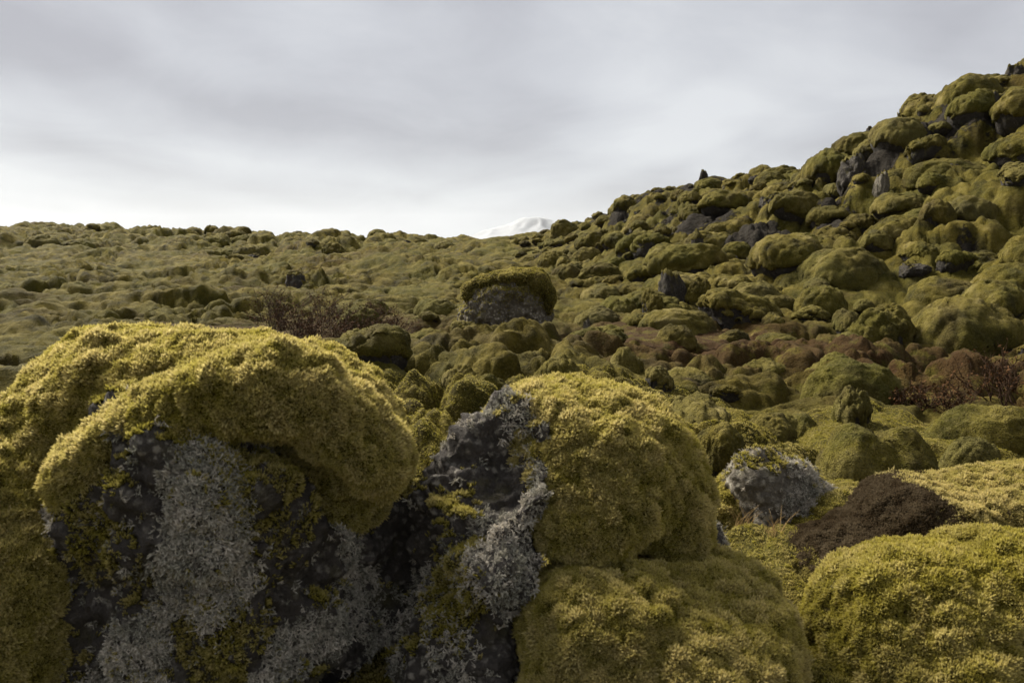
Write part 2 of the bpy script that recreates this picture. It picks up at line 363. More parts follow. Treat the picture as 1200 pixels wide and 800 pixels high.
M_GROUND = moss_mat('ground_moss', .05, rust=True, lava=True)
M_MOSS = moss_mat('cushion_moss', .06)
M_MOSSB = moss_mat('brown_moss', .04, brown=.8)
M_ROCK = rock_mat('basalt', amount=.35)
M_DARK = rock_mat('dark_basalt', base=(.034, .028, .022), lich=(.15, .138, .115), amount=.6)
M_PALE = rock_mat('lichen_basalt', base=(.105, .090, .068), lich=(.33, .30, .24), amount=1.0)
M_FROCK = rock_mat('near_basalt', base=(.060, .052, .045), lich=(.30, .275, .23), amount=.7, scale=1.4, world=True)
M_TUFT = tuft_mat('moss_sprig', (.013, .011, .002), ((.058, .049, .006), (.100, .078, .013)), ((.60, .52, .10), (.80, .68, .31)), .45, .95)  # stems near black to paint in the shade between sprigs
M_TUFTB = tuft_mat('brown_sprig', (.014, .010, .005), ((.050, .034, .016), (.075, .052, .024)), ((.16, .11, .06), (.30, .24, .16)), .35, .7)
M_LICH = tuft_mat('lichen', (.10, .09, .07), ((.28, .26, .21), (.42, .38, .31)), ((.60, .59, .47), (.80, .72, .62)), .15, .7)
M_TWIG = plain_mat('twig_bark', (.036, .020, .011))
M_LEAF = plain_mat('autumn_leaf', (.064, .029, .010), var=.5, scale=9)
M_STRAW = plain_mat('straw', (.30, .20, .085))

# ------------------------------------------------------------------ ground sheet
def build_ground():
    af = np.linspace(R(-41), R(41), 780); ac = np.linspace(R(41), R(360 - 41), 60)[1:-1]
    ang = np.concatenate([af, ac]); rad = np.concatenate([np.array([.02, .5, .9]), np.geomspace(1.25, 75, 860), np.geomspace(75, 10400, 40)[1:]])
    Rr, Aa = np.meshgrid(rad, ang, indexing='ij'); x = Rr * np.sin(Aa); y = Rr * np.cos(Aa)
    zb = zbase(x, y); z = zb + relief(x, y, zb)
    nr, na = x.shape; v = np.stack([x, y, z], -1).reshape(-1, 3); i = np.arange(nr * na).reshape(nr, na)
    a = i[:-1, :]; b = i[1:, :]; f = np.stack([a, np.roll(a, -1, 1), np.roll(b, -1, 1), b], -1).reshape(-1, 4)[:, ::-1]
    def spot(px, py, rr):
        c, _ = hit(px, py); return np.exp(-((x - c[0]) ** 2 + ((y - c[1]) / 1.3) ** 2) / rr ** 2)
    rust = np.clip(spot(810, 402, 1.5) + .8 * spot(740, 392, 1.0) + spot(1120, 445, 1.3) + .9 * spot(390, 385, 1.8) + .5 * spot(880, 390, 1.0) + .35 * sstep(.25, .6, fbm2(x, y, .35, 3, 9.1)), 0, 1) * 1.0
    lava = np.clip(.5 + 1.3 * (fbm2(x, y, .75, 4, 14.3) - .22), 0, 1) * np.clip(hillness(x, y, zb) + .25 * sstep(30, 45, y), 0, 1)  # bare dark lava, its patches also painting shaded gaps among the boulders
    o = link('ground', mesh_from('ground', v, f, M_GROUND, attrs={'rust': rust.ravel(), 'lava': lava.ravel()})); tag(o, kind='structure')
    return v.reshape(nr, na, 3)
GV = build_ground()

def build_mountain():
    D = 9000.0; c = P(625, 262, D); nx, ny = 160, 60
    u = np.linspace(-1, 1, nx); s = np.linspace(-1, 1, ny); U, S = np.meshgrid(u, s)
    x = c[0] + U * 1500; y = D + S * 1100
    prof = np.exp(-((U - .03) / .28) ** 2) * .85 + np.exp(-((U + .38) / .25) ** 2) * .42 + .3 * np.exp(-((U - .5) / .4) ** 2)
    rid = 1 - np.abs(fbm2(x, y, .0035, 5, 4.4))
    z = -30 + 400 * prof * np.exp(-(S / .55) ** 2) * (.72 + .34 * rid)
    i = np.arange(nx * ny).reshape(ny, nx); f = np.stack([i[:-1, :-1], i[:-1, 1:], i[1:, 1:], i[1:, :-1]], -1).reshape(-1, 4)
    m, t, out = new_mat('snowy_rock'); p = coords(t); g = N(t, 'ShaderNodeNewGeometry'); se = N(t, 'ShaderNodeSeparateXYZ'); t.links.new(g.outputs['Normal'], se.inputs[0])
    ns = noise(t, p, .012, 6, .65); k = math_(t, 'ADD', se.outputs[2], math_(t, 'MULTIPLY', math_(t, 'SUBTRACT', ns, .5), .9))
    cc = ramp(t, k, [(.62, (.10, .105, .115)), (.80, (.185, .193, .21))]); b = N(t, 'ShaderNodeBsdfPrincipled'); t.links.new(cc, b.inputs['Base Color']); b.inputs['Roughness'].default_value = .9
    t.links.new(b.outputs[0], out.inputs[0])
    o = link('mountain', mesh_from('mountain', np.stack([x, y, z], -1).reshape(-1, 3), f, m)); tag(o, kind='structure')
build_mountain()

# ------------------------------------------------------------------ sprigs that carpet the near cushions
def sprig_mesh(name, mat, nsp, h0, h1, wid, spread, seed, bend=.35):
    r = np.random.default_rng(seed); V, F, T = [], [], []
    for s in range(nsp):
        a = r.random() * 6.28; rr = spread * math.sqrt(r.random()); bx, by = rr * math.cos(a), rr * math.sin(a)
        h = h0 + (h1 - h0) * r.random(); la = a + r.normal() * .8; le = bend * (.3 + r.random()) * h; b0 = len(V)
        for bl in range(2):                              # two crossed blades make one leafy sprig
            sd_ = la + bl * 1.571 + r.normal() * .3; b0 = len(V)
            for tt, ww in ((0, .5), (.45, 1.0), (.8, .75), (1.0, .1)):
                cx = bx + math.cos(la) * le * tt ** 1.6; cy = by + math.sin(la) * le * tt ** 1.6
                for sg in (-1, 1): V.append((cx + sg * math.cos(sd_) * wid * ww, cy + sg * math.sin(sd_) * wid * ww, h * tt)); T.append(tt)
            for q in range(3): F.append((b0 + 2 * q, b0 + 2 * q + 1, b0 + 2 * q + 3, b0 + 2 * q + 2))
    return mesh_from(name, np.array(V), np.array(F), mat, attrs={'tip': np.array(T)})
def lichen_mesh(name, mat, seed, nb=9, ln=.030):
    r = np.random.default_rng(seed); V, F, T = [], [], []
    def lobe(p, d, length, wd, t0, lev):
        d = d / np.linalg.norm(d); side = np.cross(d, r.normal(size=3)); side /= np.linalg.norm(side); b0 = len(V); q = p.copy(); dd = d.copy(); ns = 4
        for s in range(ns):
            t = s / (ns - 1); ww = wd * (1 - .65 * t)
            V.append(q - side * ww); V.append(q + side * ww); T.extend([t0 + (1 - t0) * t] * 2)
            if s < ns - 1:
                F.append((b0 + 2 * s, b0 + 2 * s + 1, b0 + 2 * s + 3, b0 + 2 * s + 2)); dd = dd + r.normal(size=3) * .30; dd[2] = max(dd[2], .05); dd /= np.linalg.norm(dd)
                q = q + dd * length / (ns - 1)
                if lev < 1 and s in (1,): lobe(q.copy(), dd + r.normal(size=3) * .7, length * .6, wd * .75, .4, lev + 1); lobe(q.copy(), dd + r.normal(size=3) * .7, length * .6, wd * .75, .4, lev + 1)
    for k in range(nb):
        a = r.random() * 6.28; lobe(np.array((math.cos(a) * .004, math.sin(a) * .004, 0.)), np.array((math.cos(a), math.sin(a), .35 + .7 * r.random())), ln * (.6 + .7 * r.random()), .0040, 0, 0)
    return mesh_from(name, np.array(V), np.array(F), mat, attrs={'tip': np.array(T)})
def proto_collection(name, meshes):
    c = bpy.data.collections.new(name)
    for me in meshes: c.objects.link(bpy.data.objects.new(me.name, me))
    return c
C_TUFT = proto_collection('moss_sprigs', [sprig_mesh('moss_sprig', M_TUFT, 8, .009, .022, .0020, .0085, s) for s in range(6)])
C_LICH = proto_collection('lichen_lobes', [lichen_mesh('lichen_lobe', M_LICH, s) for s in range(5)])
def gn_group(name, coll):
    g = bpy.data.node_groups.new(name, 'GeometryNodeTree')
    g.interface.new_socket('Geometry', in_out='INPUT', socket_type='NodeSocketGeometry'); g.interface.new_socket('Geometry', in_out='OUTPUT', socket_type='NodeSocketGeometry')
    gi = g.nodes.new('NodeGroupInput'); go = g.nodes.new('NodeGroupOutput'); ip = g.nodes.new('GeometryNodeInstanceOnPoints'); ci = g.nodes.new('GeometryNodeCollectionInfo')
    ci.inputs[0].default_value = coll; ci.inputs[1].default_value = True; ci.inputs[2].default_value = True; ip.inputs['Pick Instance'].default_value = True
    def na(nm, ty):
        q = g.nodes.new('GeometryNodeInputNamedAttribute'); q.data_type = ty; q.inputs[0].default_value = nm; return q.outputs[0]
    er = g.nodes.new('FunctionNodeEulerToRotation'); g.links.new(na('rot', 'FLOAT_VECTOR'), er.inputs[0])
    g.links.new(gi.outputs[0], ip.inputs['Points']); g.links.new(ci.outputs[0], ip.inputs['Instance']); g.links.new(er.outputs[0], ip.inputs['Rotation']); g.links.new(na('scl', 'FLOAT'), ip.inputs['Scale'])
    g.links.new(ip.outputs[0], go.inputs[0]); return g
G_TUFT = gn_group('moss_carpet', C_TUFT); G_LICH = gn_group('lichen_carpet', C_LICH)
G_BROWN = gn_group('brown_carpet', proto_collection('brown_sprigs', [sprig_mesh('brown_sprig', M_TUFTB, 8, .007, .016, .0018, .0085, 40 + s) for s in range(4)]))
def carpet(name, p, nrm, scl, tint, group, parent=None, up=.25, jit=.35, seed=3):
    """stand one sprig cluster on every point, leaning between the surface normal and the light"""
    r = np.random.default_rng(seed); d = nrm + np.array((0, 0, up)) + r.normal(size=p.shape) * jit; d /= np.linalg.norm(d, axis=1, keepdims=True)
    th = np.arccos(np.clip(d[:, 2], -1, 1)); ph = np.arctan2(d[:, 1], d[:, 0]); spin = r.random(len(p)) * 6.283
    # R = Rz(ph) Ry(th) Rz(spin): build its matrix, read off XYZ euler angles
    c1, s1, c2, s2, c3, s3 = np.cos(ph), np.sin(ph), np.cos(th), np.sin(th), np.cos(spin), np.sin(spin)
    m00 = c1 * c2 * c3 - s1 * s3; m10 = s1 * c2 * c3 + c1 * s3; m20 = -s2 * c3; m21 = s2 * s3; m22 = c2
    e = np.stack([np.arctan2(m21, m22), np.arcsin(np.clip(-m20, -1, 1)), np.arctan2(m10, m00)], -1)
    me = bpy.data.meshes.new(name); me.vertices.add(len(p)); me.vertices.foreach_set('co', p.astype(np.float32).ravel())
    a = me.attributes.new('rot', 'FLOAT_VECTOR', 'POINT'); a.data.foreach_set('vector', e.astype(np.float32).ravel())
    for k, q in (('scl', scl), ('tint', tint)):
        a = me.attributes.new(k, 'FLOAT', 'POINT'); a.data.foreach_set('value', np.asarray(q, np.float32))
    o = link(name, me, parent); md = o.modifiers.new('carpet', 'NODES'); md.node_group = group; tag(o, kind='stuff'); return o
def moss_tint(p, r): return np.clip(.46 + .36 * fbm(p * 5.0 + 3, 3) + .50 * fbm(p * 36.0, 2) + .14 * r.normal(size=len(p)), 0, 1)  # follows cushion sprig height: short sprigs painted darker as shaded gaps between clumps
def facing(p, nrm, lim=-.35):
    d = EYE - p; d /= np.linalg.norm(d, axis=1, keepdims=True); return (nrm * d).sum(1) > lim

# ------------------------------------------------------------------ the near boulders
def B(px, py, Y, rx, ry, rd, rz=0.0, tilt=0.0):
    s = Y / FPX; return (P(px, py, Y), (rx * s, rd, ry * s), rz, tilt)
def rock_skin(v, f, amp=1.0):
    nv = vnormals(v, f); d = .085 * fbm(v * 3.6, 3) + .060 * (np.abs(fbm(v * 8.0 + 5, 3)) - .3) + .024 * (np.abs(fbm(v * 17.0 + 3, 2)) - .3) + .016 * fbm(v * 30.0, 3)
    return v + nv * (d * amp)[:, None]
def moss_skin(v, f, amp=1.0):
    nv = vnormals(v, f); d = .055 * fbm(v * 3.4 + 9, 3) + .016 * (.4 - np.abs(fbm(v * 9.0 + 2, 2))) + .010 * fbm(v * 17, 2) + .010 * fbm(v * 32.0, 2)
    return v + nv * (d * amp)[:, None]
def near_boulder(name, label, rock, pads, tufts, lichen=0, h=.014, floor=None, rmat=None, lich_dens=None, tint_shift=0.0, seed=1, tscale=1.0, ramp_=1.0, fray=0, spots=(), fr0=.35, fgroup=None, pmat=None, pad_dens=None, brown=0):
    base = np.mean([b[0] for b in (rock or pads[0])], 0); base[2] = float(zground(base[0], base[1])[0])
    root = link(name, None, loc=base); root.empty_display_size = .2; tag(root, label, 'boulder')
    if rock:
        v, f = nets(rock, .0105, .07, floor=floor); rr = np.random.default_rng(seed + 5)
        for k in range(10):
            nn_ = rr.normal(size=3); nn_[1] = -abs(nn_[1]); nn_ /= np.linalg.norm(nn_); pr = (v - v.mean(0)) @ nn_; dd = np.quantile(pr, (.90 if ramp_ > .8 else .80) + .07 * rr.random()); v = v - nn_ * (np.maximum(pr - dd, 0) * .75)[:, None]
        v = rock_skin(v, f, ramp_)
        o = link('rock', mesh_from('rock', v - base, f, rmat or M_FROCK), root)
        if lichen:
            nv = vnormals(v, f); r = np.random.default_rng(seed)
            dn = (.02 + sstep(.06, .22, fbm(v * 5.0 + 1.7, 4))) * (lich_dens(v) if lich_dens else 1) * (facing(v, nv, -.2))
            p, q = scatter(v, f, nv, lichen, dn + 1e-6, seed)
            carpet('lichen', p - base, q, (.22 + .62 * r.random(lichen) ** 2), np.clip(.45 + .5 * fbm(p * 12, 2) + .3 * r.normal(size=lichen), 0, 1), G_LICH, root, 0, .5, seed)
        if fray:                                         # moss creeping over the bare rock, in patches and along ledges
            nv = vnormals(v, f); dn = sstep(fr0, fr0 + .4, nv[:, 2] + .55 * fbm(v * 6 + 4, 3))
            for (c_, r_) in spots: dn = dn + 1.3 * np.exp(-(((v - c_) / r_) ** 2).sum(1)) * sstep(-.25, .15, fbm(v * 13 + 8, 3) + .1)
            p, q = scatter(v, f, nv, fray, dn * facing(v, nv, -.2) + 1e-7, seed + 9); r = np.random.default_rng(seed + 10)
            carpet('moss_sprigs', p - base, q, .45 + .55 * r.random(fray), np.clip(moss_tint(p, r) - .12, 0, 1), fgroup or G_TUFT, o, .3, .45, seed + 11)
    for k, pad in enumerate(pads):
        v, f = nets(pad, h, .085, floor=floor); v = moss_skin(v, f); nv = vnormals(v, f)
        c = link('moss_cushion', mesh_from('moss_cushion', v - base, f, pmat or M_MOSS), root)
        pd = pad_dens(v) if pad_dens else np.ones(len(v)); cnt = tufts[k]; p, q = scatter(v, f, nv, cnt, facing(v, nv) * pd + 1e-6, seed + k)
        r = np.random.default_rng(seed + 50 + k); ti = np.clip(moss_tint(p, r) + tint_shift, 0, 1)
        s = (.70 + .45 * r.random(cnt)) * np.clip(.95 + .25 * fbm(p * 9, 2) + .5 * fbm(p * 36.0, 2), .35, 1.9) * tscale
        carpet('moss_sprigs', p - base - q * .004, q, s, ti, G_TUFT, c, .25, .38, seed + k)
        if brown:
            p, q = scatter(v, f, nv, brown, facing(v, nv) * (1 - pd) + 1e-6, seed + 70); carpet('brown_sprigs', p - base - q * .003, q, .6 + .4 * r.random(brown), moss_tint(p, r), G_BROWN, c, .25, .4, seed + 71)
    return root

near_boulder('mossy_boulder', 'huge lichen-faced boulder with thick moss roll over its top, at lower left',
    [B(265, 690, 2.35, 190, 250, .48), B(160, 720, 2.42, 100, 190, .46), B(365, 690, 2.35, 92, 200, .46), B(255, 545, 2.30, 135, 112, .47), B(400, 610, 2.30, 58, 85, .34), B(150, 610, 2.30, 66, 75, .36), B(470, 690, 2.55, 50, 170, .2), B(200, 900, 2.3, 260, 160, .6)],  # includes a rock lobe added at right to keep the gap between boulders dark
    [[B(190, 492, 2.62, 165, 104, .42), B(285, 492, 2.55, 145, 90, .40), B(70, 590, 2.55, 90, 120, .36), B(10, 655, 2.22, 80, 150, .35), B(395, 530, 2.45, 90, 88, .34), B(25, 800, 2.05, 72, 175, .28),
      B(118, 548, 2.12, 38, 42, .11), B(150, 510, 2.09, 44, 46, .12), B(205, 484, 2.06, 52, 48, .14), B(270, 468, 2.06, 62, 48, .14), B(340, 476, 2.08, 60, 46, .14), B(400, 506, 2.12, 52, 50, .14), B(440, 538, 2.18, 40, 44, .14)]],
    [150000], lichen=17000, floor=.1, seed=21, fray=9000, fr0=.7, spots=((P(345, 555, 1.92), .13), (P(300, 530, 1.95), .09), (P(370, 600, 1.92), .10), (P(250, 790, 1.85), .14), (P(130, 620, 2.0), .10)),
    lich_dens=lambda v: (.35 + sstep(1.25, .95, v[:, 2])) * (.04 + .96 * sstep(P(450, 650, 2.1)[0], P(400, 650, 2.1)[0], v[:, 0])))
near_boulder('mossy_boulder', 'boulder with bare grey rock flank and two bright moss cushions, at bottom centre',
    [B(560, 640, 2.32, 92, 135, .30), B(545, 760, 2.3, 75, 120, .30), B(600, 550, 2.36, 62, 72, .27), B(590, 880, 2.3, 130, 120, .4), B(850, 620, 2.50, 34, 45, .16)],
    [[B(690, 540, 2.50, 105, 88, .32), B(640, 510, 2.55, 65, 55, .25), B(740, 560, 2.48, 76, 84, .28), B(778, 602, 2.45, 40, 52, .20), B(690, 600, 2.32, 72, 55, .2)],
     [B(775, 790, 2.12, 160, 122, .36), B(705, 745, 2.14, 88, 78, .27), B(850, 755, 2.18, 84, 88, .30), B(690, 870, 2.05, 100, 130, .33)]],
    [50000, 75000], lichen=3500, floor=.1, ramp_=1.15, seed=33, fray=4500, fr0=.9, spots=((P(500, 690, 2.05), .09),))
near_boulder('moss_mound', 'broad furry moss mound filling the bottom right corner', None,
    [[B(1085, 775, 2.30, 140, 128, .36), B(1180, 762, 2.35, 110, 130, .36), B(1008, 790, 2.30, 65, 118, .31), B(1250, 800, 2.5, 100, 130, .4)]], [75000], floor=.1, seed=45, tint_shift=-.26)
near_boulder('moss_mound', 'low mound, brown left flank, grey-buff top, behind the bottom right moss mound', None,
    [[B(1025, 662, 2.88, 95, 48, .30), B(1095, 628, 2.94, 95, 60, .33), B(960, 690, 2.85, 55, 42, .24), B(1155, 616, 2.98, 80, 60, .34), B(1225, 620, 3.0, 84, 68, .34)]], [30000], floor=.15, pmat=M_MOSSB, seed=57, tint_shift=.30, tscale=.85,
    pad_dens=lambda v: sstep(-.12, .12, v[:, 0] - P(1085, 620, 2.8)[0] + .28 * fbm(v * 3.5, 3)), brown=24000)
near_boulder('lichen_rock', 'grey lichen-crusted rock wedged between the near mossy boulders, right of centre',
    [B(926, 592, 3.35, 86, 42, .26, 0, -.45), B(908, 562, 3.42, 40, 26, .18, 0, -.2), B(876, 606, 3.24, 56, 36, .20, 0, -.2), B(980, 612, 3.33, 42, 34, .19)],
    [[B(865, 580, 3.45, 30, 26, .14), B(848, 600, 3.4, 26, 30, .14)]], [8000], lichen=1800, rmat=M_PALE, floor=.2, seed=63, ramp_=.6, fray=500, fr0=.7)

# ------------------------------------------------------------------ boulder prototypes (shared meshes)
def proto(kind, seed):
    """unit boulder, radius about 1, standing on z = 0: rock mesh plus a thick moss cap mesh"""
    r = np.random.default_rng(seed * 7 + {'moss': 1, 'mix': 2, 'rock': 3, 'spire': 4}[kind])
    bl = []
    if kind in ('moss', 'mix'):
        nb = r.integers(3, 7); bl.append(((0, 0, .35), (.78 + .15 * r.random(), .75 + .15 * r.random(), .50 + .15 * r.random()), r.random() * 3, r.normal() * .12))
        for k in range(nb):
            a = r.random() * 6.28; d = .25 + .3 * r.random(); q = .30 + .25 * r.random()
            bl.append(((d * math.cos(a), d * math.sin(a), .20 + .40 * r.random()), (q, q * (.8 + .4 * r.random()), q * (.65 + .3 * r.random())), r.random() * 3, 0))
    elif kind == 'rock':
        bl.append(((0, 0, .40), (.75, .65, .62), r.random() * 3, r.normal() * .2))
        for k in range(3):
            a = r.random() * 6.28; q = .30 + .2 * r.random(); bl.append(((.45 * math.cos(a), .45 * math.sin(a), .2 + .5 * r.random()), (q, q, q * 1.1), 0, r.normal() * .3))
    else:
        bl = [((0, 0, .35), (.75, .65, .6), 0, 0), ((.08, 0, .9), (.48, .45, .6), 0, .1), ((.02, 0, 1.45), (.27, .27, .30), 0, 0), ((-.4, .1, .6), (.35, .35, .4), 0, 0)]
    v, f = nets(bl, .052, .16)
    if kind != 'moss':                                  # break the ball into facets
        for k in range(4):
            nn_ = r.normal(size=3); nn_[2] *= .6; nn_ /= np.linalg.norm(nn_); pr = (v - (0, 0, .4)) @ nn_; dd = np.quantile(pr, .86 + .08 * r.random()); v = v - nn_ * (np.maximum(pr - dd, 0) * .5)[:, None]
    nv = vnormals(v, f); o = r.random(3) * 50
    ra = {'moss': .05, 'mix': .10, 'rock': .17, 'spire': .18}[kind]
    v = v + nv * (ra * fbm(v * 2.4 + o, 4) + ra * .6 * (np.abs(fbm(v * 5.5 + o, 3)) - .3))[:, None]; nv = vnormals(v, f)
    mk = nv[:, 2] + .50 * fbm(v * 1.7 + o + 9, 3) + .08 * fbm(v * 6 + o, 2) + .5 * (v[:, 2] - .5)
    thr = {'moss': -.40, 'mix': .12, 'rock': .95, 'spire': .92}[kind]; mk = mk - thr
    nm = {'moss': 'boulder', 'mix': 'boulder', 'rock': 'rock', 'spire': 'pinnacle'}[kind]
    rk = mesh_from(nm, v, f, M_ROCK if kind in ('mix', 'moss') else M_DARK)
    th = {'moss': .11, 'mix': .13, 'rock': .07, 'spire': .07}[kind]
    up = np.clip(mk / .45, 0, 1) ** .6; lump = 1 + .55 * fbm(v * 3.6 + o, 3) + .3 * fbm(v * 10 + o, 2)
    vc = v + nv * (th * up * lump - .09 * np.clip(-mk / .25, 0, 1))[:, None] + np.array((0, 0, -.05)) * (up * (nv[:, 2] < .3))[:, None]
    keep = (mk[f] > -.25).all(1); fc = f[keep]; lb = np.arange(len(v))
    for _ in range(400):                                # keep the largest connected piece
        m_ = lb[fc].min(1); l2 = lb.copy(); np.minimum.at(l2, fc.ravel(), np.repeat(m_, 4)); l2 = l2[l2]
        if (l2 == lb).all(): break
        lb = l2
    if len(fc): fl = lb[fc[:, 0]]; uq, ct = np.unique(fl, return_counts=True); fc = fc[fl == uq[ct.argmax()]]
    used, inv = np.unique(fc, return_inverse=True)
    cap = mesh_from('moss_cap', vc[used], inv.reshape(-1, 4), M_MOSS) if len(fc) > 30 else None
    ext = (max(np.ptp(v[:, 0]), np.ptp(v[:, 1])), v[:, 2].max())
    return rk, cap, ext
PR = {k: [proto(k, i) for i in range(c)] for k, c in (('moss', 12), ('mix', 9), ('rock', 5), ('spire', 2))}
placed = []                                             # (x, y, radius)
def put(kind, pos, width, height, label, group=None, rz=None, which=None, cat='boulder', sink=.30, rockmat=None, name=None):
    lst = PR[kind]; q = lst[which % len(lst) if which is not None else random.randrange(len(lst))]
    sx = width / q[2][0]; sz = height / q[2][1]; rr = width / 2
    gx = pos[0] + np.array([0, .6, -.6, 0, 0]) * rr; gy = pos[1] + np.array([0, 0, 0, .6, -.6]) * rr
    g = zground(gx, gy); z = float(np.percentile(g, 30)) - sink * height
    o = link(name or {'moss': 'mossy_boulder', 'mix': 'mossy_boulder', 'rock': 'rock', 'spire': 'rock_pinnacle'}[kind], q[0], loc=(pos[0], pos[1], z))
    o.rotation_euler = (random.gauss(0, .06), random.gauss(0, .06), random.random() * 6.28 if rz is None else rz); k_ = random.uniform(.82, 1.2); o.scale = (sx * k_, sx / k_, sz)
    if rockmat:
        o.data = q[0].copy(); o.data.materials[0] = rockmat
    if q[1]: link('moss_cap', q[1], o)
    tag(o, label, cat, group); placed.append((pos[0], pos[1], rr)); return o
def at(kind, px, py, wpx, hpx, label, **kw):
    """a thing whose foot shows at pixel (px, py): it stands where that ray meets the ground"""
    q, Y = hit(px, py); s = Y / FPX; return put(kind, q + np.array((0, wpx * s * .35, 0)), wpx * s, hpx * s * 1.38, label, **kw)

# --- the capped rock in the middle distance
def capped_rock():
    Y = CAPPED[1]; s = Y / FPX; c = np.array((CAPPED[0], CAPPED[1] + .35, 0)); z0 = float(zbase(c[0], c[1])); Yc = c[1]
    def b(px, py, rx, ry, rd, dy=0.0):
        p = P(px, py, Yc + dy); return (p, (rx * s, rd, ry * s), 0, 0)
    rock = [b(588, 366, 44, 38, .46), b(560, 372, 20, 34, .34), b(628, 363, 24, 34, .33), b(600, 346, 42, 22, .44), b(575, 400, 50, 20, .4)]
    v, f = nets(rock, .022, .08, floor=z0 - .35); rr = np.random.default_rng(4)
    for k in range(7):
        nn_ = rr.normal(size=3); nn_[1] = -abs(nn_[1]); nn_ /= np.linalg.norm(nn_); pr = (v - v.mean(0)) @ nn_; dd = np.quantile(pr, .9); v = v - nn_ * (np.maximum(pr - dd, 0) * .7)[:, None]
    v = rock_skin(v, f, 1.1)
    base = np.array((c[0], c[1], z0)); root = link('capped_rock', None, loc=base); tag(root, 'squat grey lichened rock wearing a thick green moss cap, in the middle distance', 'rock')
    ro = link('rock', mesh_from('rock', v - base, f, M_PALE), root); vr, fr_, nr_ = v, f, vnormals(v, f)
    pad = [b(602, 325, 42, 8, .34), b(572, 331, 18, 7, .28), b(630, 335, 17, 17, .34), b(643, 352, 8, 20, .24), b(551, 345, 6, 14, .22)]
    v, f = nets(pad, .022, .06); v = moss_skin(v, f, 1.0); nv = vnormals(v, f)
    cp = link('moss_cap', mesh_from('moss_cap', v - base, f, M_MOSS), root)
    dr = np.exp(-((vr[:, 2] - P(600, 340, Yc)[2]) / .16) ** 2) * sstep(.0, .3, fbm(vr * 4 + 3, 3) + .1) + .8 * sstep(.2, .6, nr_[:, 2] + .5 * fbm(vr * 5, 3)); p, nn_ = scatter(vr, fr_, nr_, 7000, dr * facing(vr, nr_) + 1e-7, 18); r = np.random.default_rng(18)
    carpet('moss_sprigs', p - base, nn_, .5 + .5 * r.random(7000), np.clip(moss_tint(p, r) - .15, 0, 1), G_TUFT, ro)
    p, nn_ = scatter(v, f, nv, 9000, seed=8); r = np.random.default_rng(8)
    carpet('moss_sprigs', p - base, nn_, .55 + .35 * r.random(9000), np.clip(moss_tint(p, r) - .1, 0, 1), G_TUFT, cp)
    placed.append((c[0], c[1], .8))
capped_rock()

